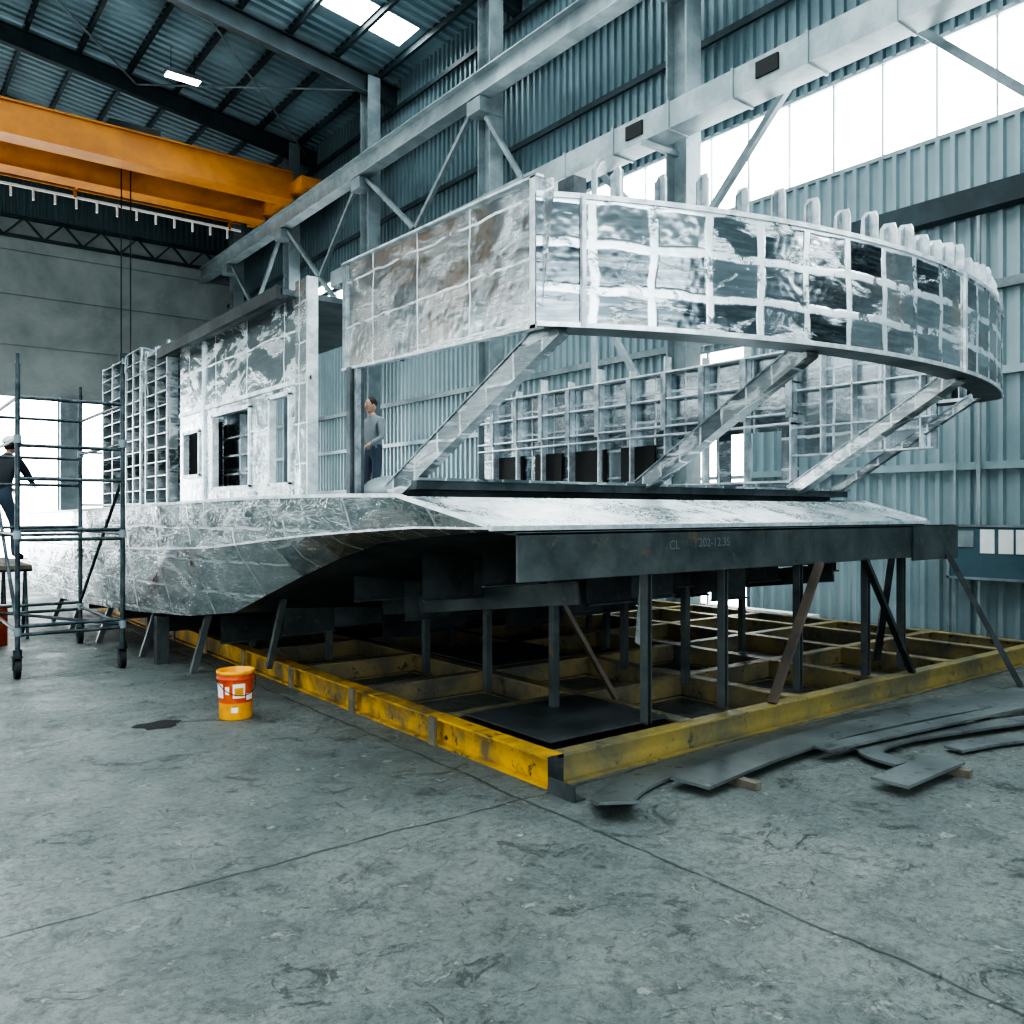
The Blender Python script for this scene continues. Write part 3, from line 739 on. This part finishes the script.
# ------------------------------------------------------------------ people
def skin(V, E, R, sub=2):
    me = bpy.data.meshes.new('tmp'); me.from_pydata(V, E, []); ob = bpy.data.objects.new('tmp', me); COL.objects.link(ob)
    ob.modifiers.new('s', 'SKIN'); sd = me.skin_vertices[0].data
    for i, r in enumerate(R): sd[i].radius = r if isinstance(r, tuple) else (r, r)
    for i in range(len(R)): sd[i].use_root = (i == 0)
    m = ob.modifiers.new('u', 'SUBSURF'); m.levels = sub; m.render_levels = sub
    dg = bpy.context.evaluated_depsgraph_get(); dg.update()
    r = bpy.data.meshes.new_from_object(ob.evaluated_get(dg)); bpy.data.objects.remove(ob); return r
def worker(name, loc, rz_, J, top, helmet):
    root = empty(name, loc); root.rotation_euler[2] = rz_
    names = ['pel', 'spi', 'che', 'nec', 'hd', 'shL', 'elL', 'wrL', 'shR', 'elR', 'wrR', 'hiL', 'knL', 'anL', 'toL', 'hiR', 'knR', 'anR', 'toR']
    rad = dict(pel=(.15, .12), spi=(.135, .11), che=(.16, .12), nec=.058, hd=.05, shL=.072, elL=.05, wrL=.032, shR=.072, elR=.05, wrR=.032,
               hiL=.095, knL=.065, anL=.045, toL=.04, hiR=.095, knR=.065, anR=.045, toR=.04)
    ed = [('pel', 'spi'), ('spi', 'che'), ('che', 'nec'), ('nec', 'hd'), ('che', 'shL'), ('shL', 'elL'), ('elL', 'wrL'), ('che', 'shR'), ('shR', 'elR'), ('elR', 'wrR'),
          ('pel', 'hiL'), ('hiL', 'knL'), ('knL', 'anL'), ('anL', 'toL'), ('pel', 'hiR'), ('hiR', 'knR'), ('knR', 'anR'), ('anR', 'toR')]
    ix = {n_: i for i, n_ in enumerate(names)}
    me = skin([J[n_] for n_ in names], [(ix[a], ix[c]) for a, c in ed], [rad[n_] for n_ in names])
    for k in (top, 'pants', 'skin', 'boot'): me.materials.append(M[k])
    lab = {('nec', 'hd'): 2, ('hiL', 'knL'): 1, ('knL', 'anL'): 1, ('hiR', 'knR'): 1, ('knR', 'anR'): 1, ('anL', 'toL'): 3, ('anR', 'toR'): 3, ('pel', 'hiL'): 1, ('pel', 'hiR'): 1}
    for p in me.polygons:
        best = None
        for a, c in ed:
            A_, C_ = Vector(J[a]), Vector(J[c]); t = max(0, min(1, (p.center-A_).dot(C_-A_)/(C_-A_).length_squared)); d = (p.center-(A_+(C_-A_)*t)).length
            if best is None or d < best[0]: best = (d, (a, c))
        p.material_index = lab.get(best[1], 0); p.use_smooth = True
    ob = bpy.data.objects.new(name+'_body', me); COL.objects.link(ob); ob.parent = root
    b = B(); h = Vector(J['hd'])+Vector((0, .015, .09))
    b.ball(h, (.074, .094, .115), 'skin', 20, 14); b.ball(h+Vector((0, .02, -.07)), (.05, .06, .05), 'skin')
    b.ball(h+Vector((0, .098, -.015)), (.014, .022, .026), 'skin', 8, 6)
    for s_ in (-1, 1):
        b.ball(h+Vector((s_*.076, -.005, -.01)), (.012, .022, .032), 'skin', 8, 6)
        b.ball(h+Vector((s_*.03, .082, .012)), (.012, .009, .008), 'white', 8, 6); b.ball(h+Vector((s_*.03, .089, .012)), (.006, .005, .006), 'hair', 8, 6)
        b.box(h.x+s_*.03-.016, h.x+s_*.03+.016, h.y+.08, h.y+.09, h.z+.03, h.z+.036, 'hair')
    b.box(h.x-.024, h.x+.024, h.y+.078, h.y+.088, h.z-.058, h.z-.05, 'red')
    if helmet:
        b.ball(h+Vector((0, -.005, .035)), (.1, .125, .1), 'cap', 20, 8, 0.0); b.lathe((h.x, h.y+.015, h.z+.032), [(.09, .008), (.128, 0), (.128, .006), (.09, .014)], 'cap')
        b.ball(h+Vector((0, -.02, .0)), (.078, .085, .09), 'hair')
    else:
        b.ball(h+Vector((0, -.018, .03)), (.083, .092, .1), 'hair', 20, 10, -.4)
    for sd_, s_ in (('L', -1), ('R', 1)):
        w = Vector(J['wr'+sd_]); d = (w-Vector(J['el'+sd_])).normalized()
        side = d.cross(Vector((0, 0, 1))).normalized() if abs(d.z) < .9 else Vector((0, 1, 0)); nrm = side.cross(d).normalized()
        b.tube(w-d*.01, w+d*.03, .026, 'skin', 10, .03)
        rot = Matrix((side, d, nrm)).transposed()
        b.ball(w+d*.055, (.042, .05, .018), 'skin', 14, 8, -1, rot)
        for k, (o_, ln) in enumerate(((-.032, .062), (-.011, .075), (.011, .07), (.031, .055))):
            p0 = w+d*.09+side*o_; p1 = p0+d*ln*.5-nrm*.008; p2 = p1+d*ln*.3-nrm*.03; b.pipe([p0, p1, p2], .0085, 'skin', 8); b.ball(p2, (.0085,)*3, 'skin', 8, 6)
        p0 = w+d*.04-side*s_*.035; p1 = p0+d*.03-side*s_*.025-nrm*.01; p2 = p1+d*.03-nrm*.01; b.pipe([p0, p1, p2], .0105, 'skin', 8); b.ball(p2, (.0105,)*3, 'skin', 8, 6)
    b.build(name+'_head_and_hands', root)
JA = dict(pel=(0, 0, .94), spi=(0, .04, 1.12), che=(0, .14, 1.31), nec=(0, .22, 1.44), hd=(0, .27, 1.50), shL=(-.18, .16, 1.36), elL=(-.24, .28, 1.12), wrL=(-.17, .5, 1.02),
          shR=(.18, .16, 1.36), elR=(.25, .30, 1.14), wrR=(.16, .52, 1.08), hiL=(-.095, 0, .88), knL=(-.12, .06, .49), anL=(-.13, -.06, .1), toL=(-.14, .11, .045),
          hiR=(.095, 0, .88), knR=(.13, .16, .51), anR=(.14, .13, .1), toR=(.16, .3, .045))
worker('worker_on_platform', (1.52, 13.25, .93), -math.pi/2+.9, JA, 'jacket', True)
JB = dict(pel=(0, 0, .94), spi=(0, .01, 1.14), che=(0, .02, 1.33), nec=(0, .02, 1.48), hd=(0, .04, 1.55), shL=(-.18, .0, 1.39), elL=(-.25, .02, 1.13), wrL=(-.21, .22, 1.02),
          shR=(.18, .0, 1.39), elR=(.25, .0, 1.12), wrR=(.2, .2, 1.0), hiL=(-.095, 0, .88), knL=(-.12, .04, .49), anL=(-.13, -.03, .1), toL=(-.14, .13, .045),
          hiR=(.095, 0, .88), knR=(.13, .05, .5), anR=(.14, .0, .1), toR=(.16, .17, .045))
worker('worker_in_cabin', (6.4, 11.8, 1.62), 1.7, JB, 'shirt', False)

# ------------------------------------------------------------------ light
def area(name, loc, rot, sx, sy, p, c):
    l = bpy.data.lights.new(name, 'AREA'); l.shape = 'RECTANGLE'; l.size = sx; l.size_y = sy; l.energy = p; l.color = c
    o = bpy.data.objects.new(name, l); COL.objects.link(o); o.location = loc; o.rotation_euler = rot
area('added_front_fill', (-2.5, YN-.3, 3.5), (math.pi/2, 0, 0), 17, 7, 800, (.9, .98, 1))  # added lamp for soft frontal fill, outside the unseen near door
W = bpy.data.worlds.new('daylight'); S.world = W; W.use_nodes = True
W.node_tree.nodes['Background'].inputs[0].default_value = (.72, .9, 1, 1); W.node_tree.nodes['Background'].inputs[1].default_value = 1.0
try:
    S.view_settings.view_transform = 'AgX'; S.view_settings.look = 'AgX - Very High Contrast'
    S.view_settings.exposure = .5
except Exception as e: print(e)

cam = bpy.data.cameras.new('camera'); co = bpy.data.objects.new('camera', cam); COL.objects.link(co)
cam.sensor_width = 36; cam.lens = 29.85; cam.clip_end = 300
co.location = (0, 0, 1.6); co.rotation_euler = (math.pi/2, 0, -math.atan2(.612, .791)); S.camera = co
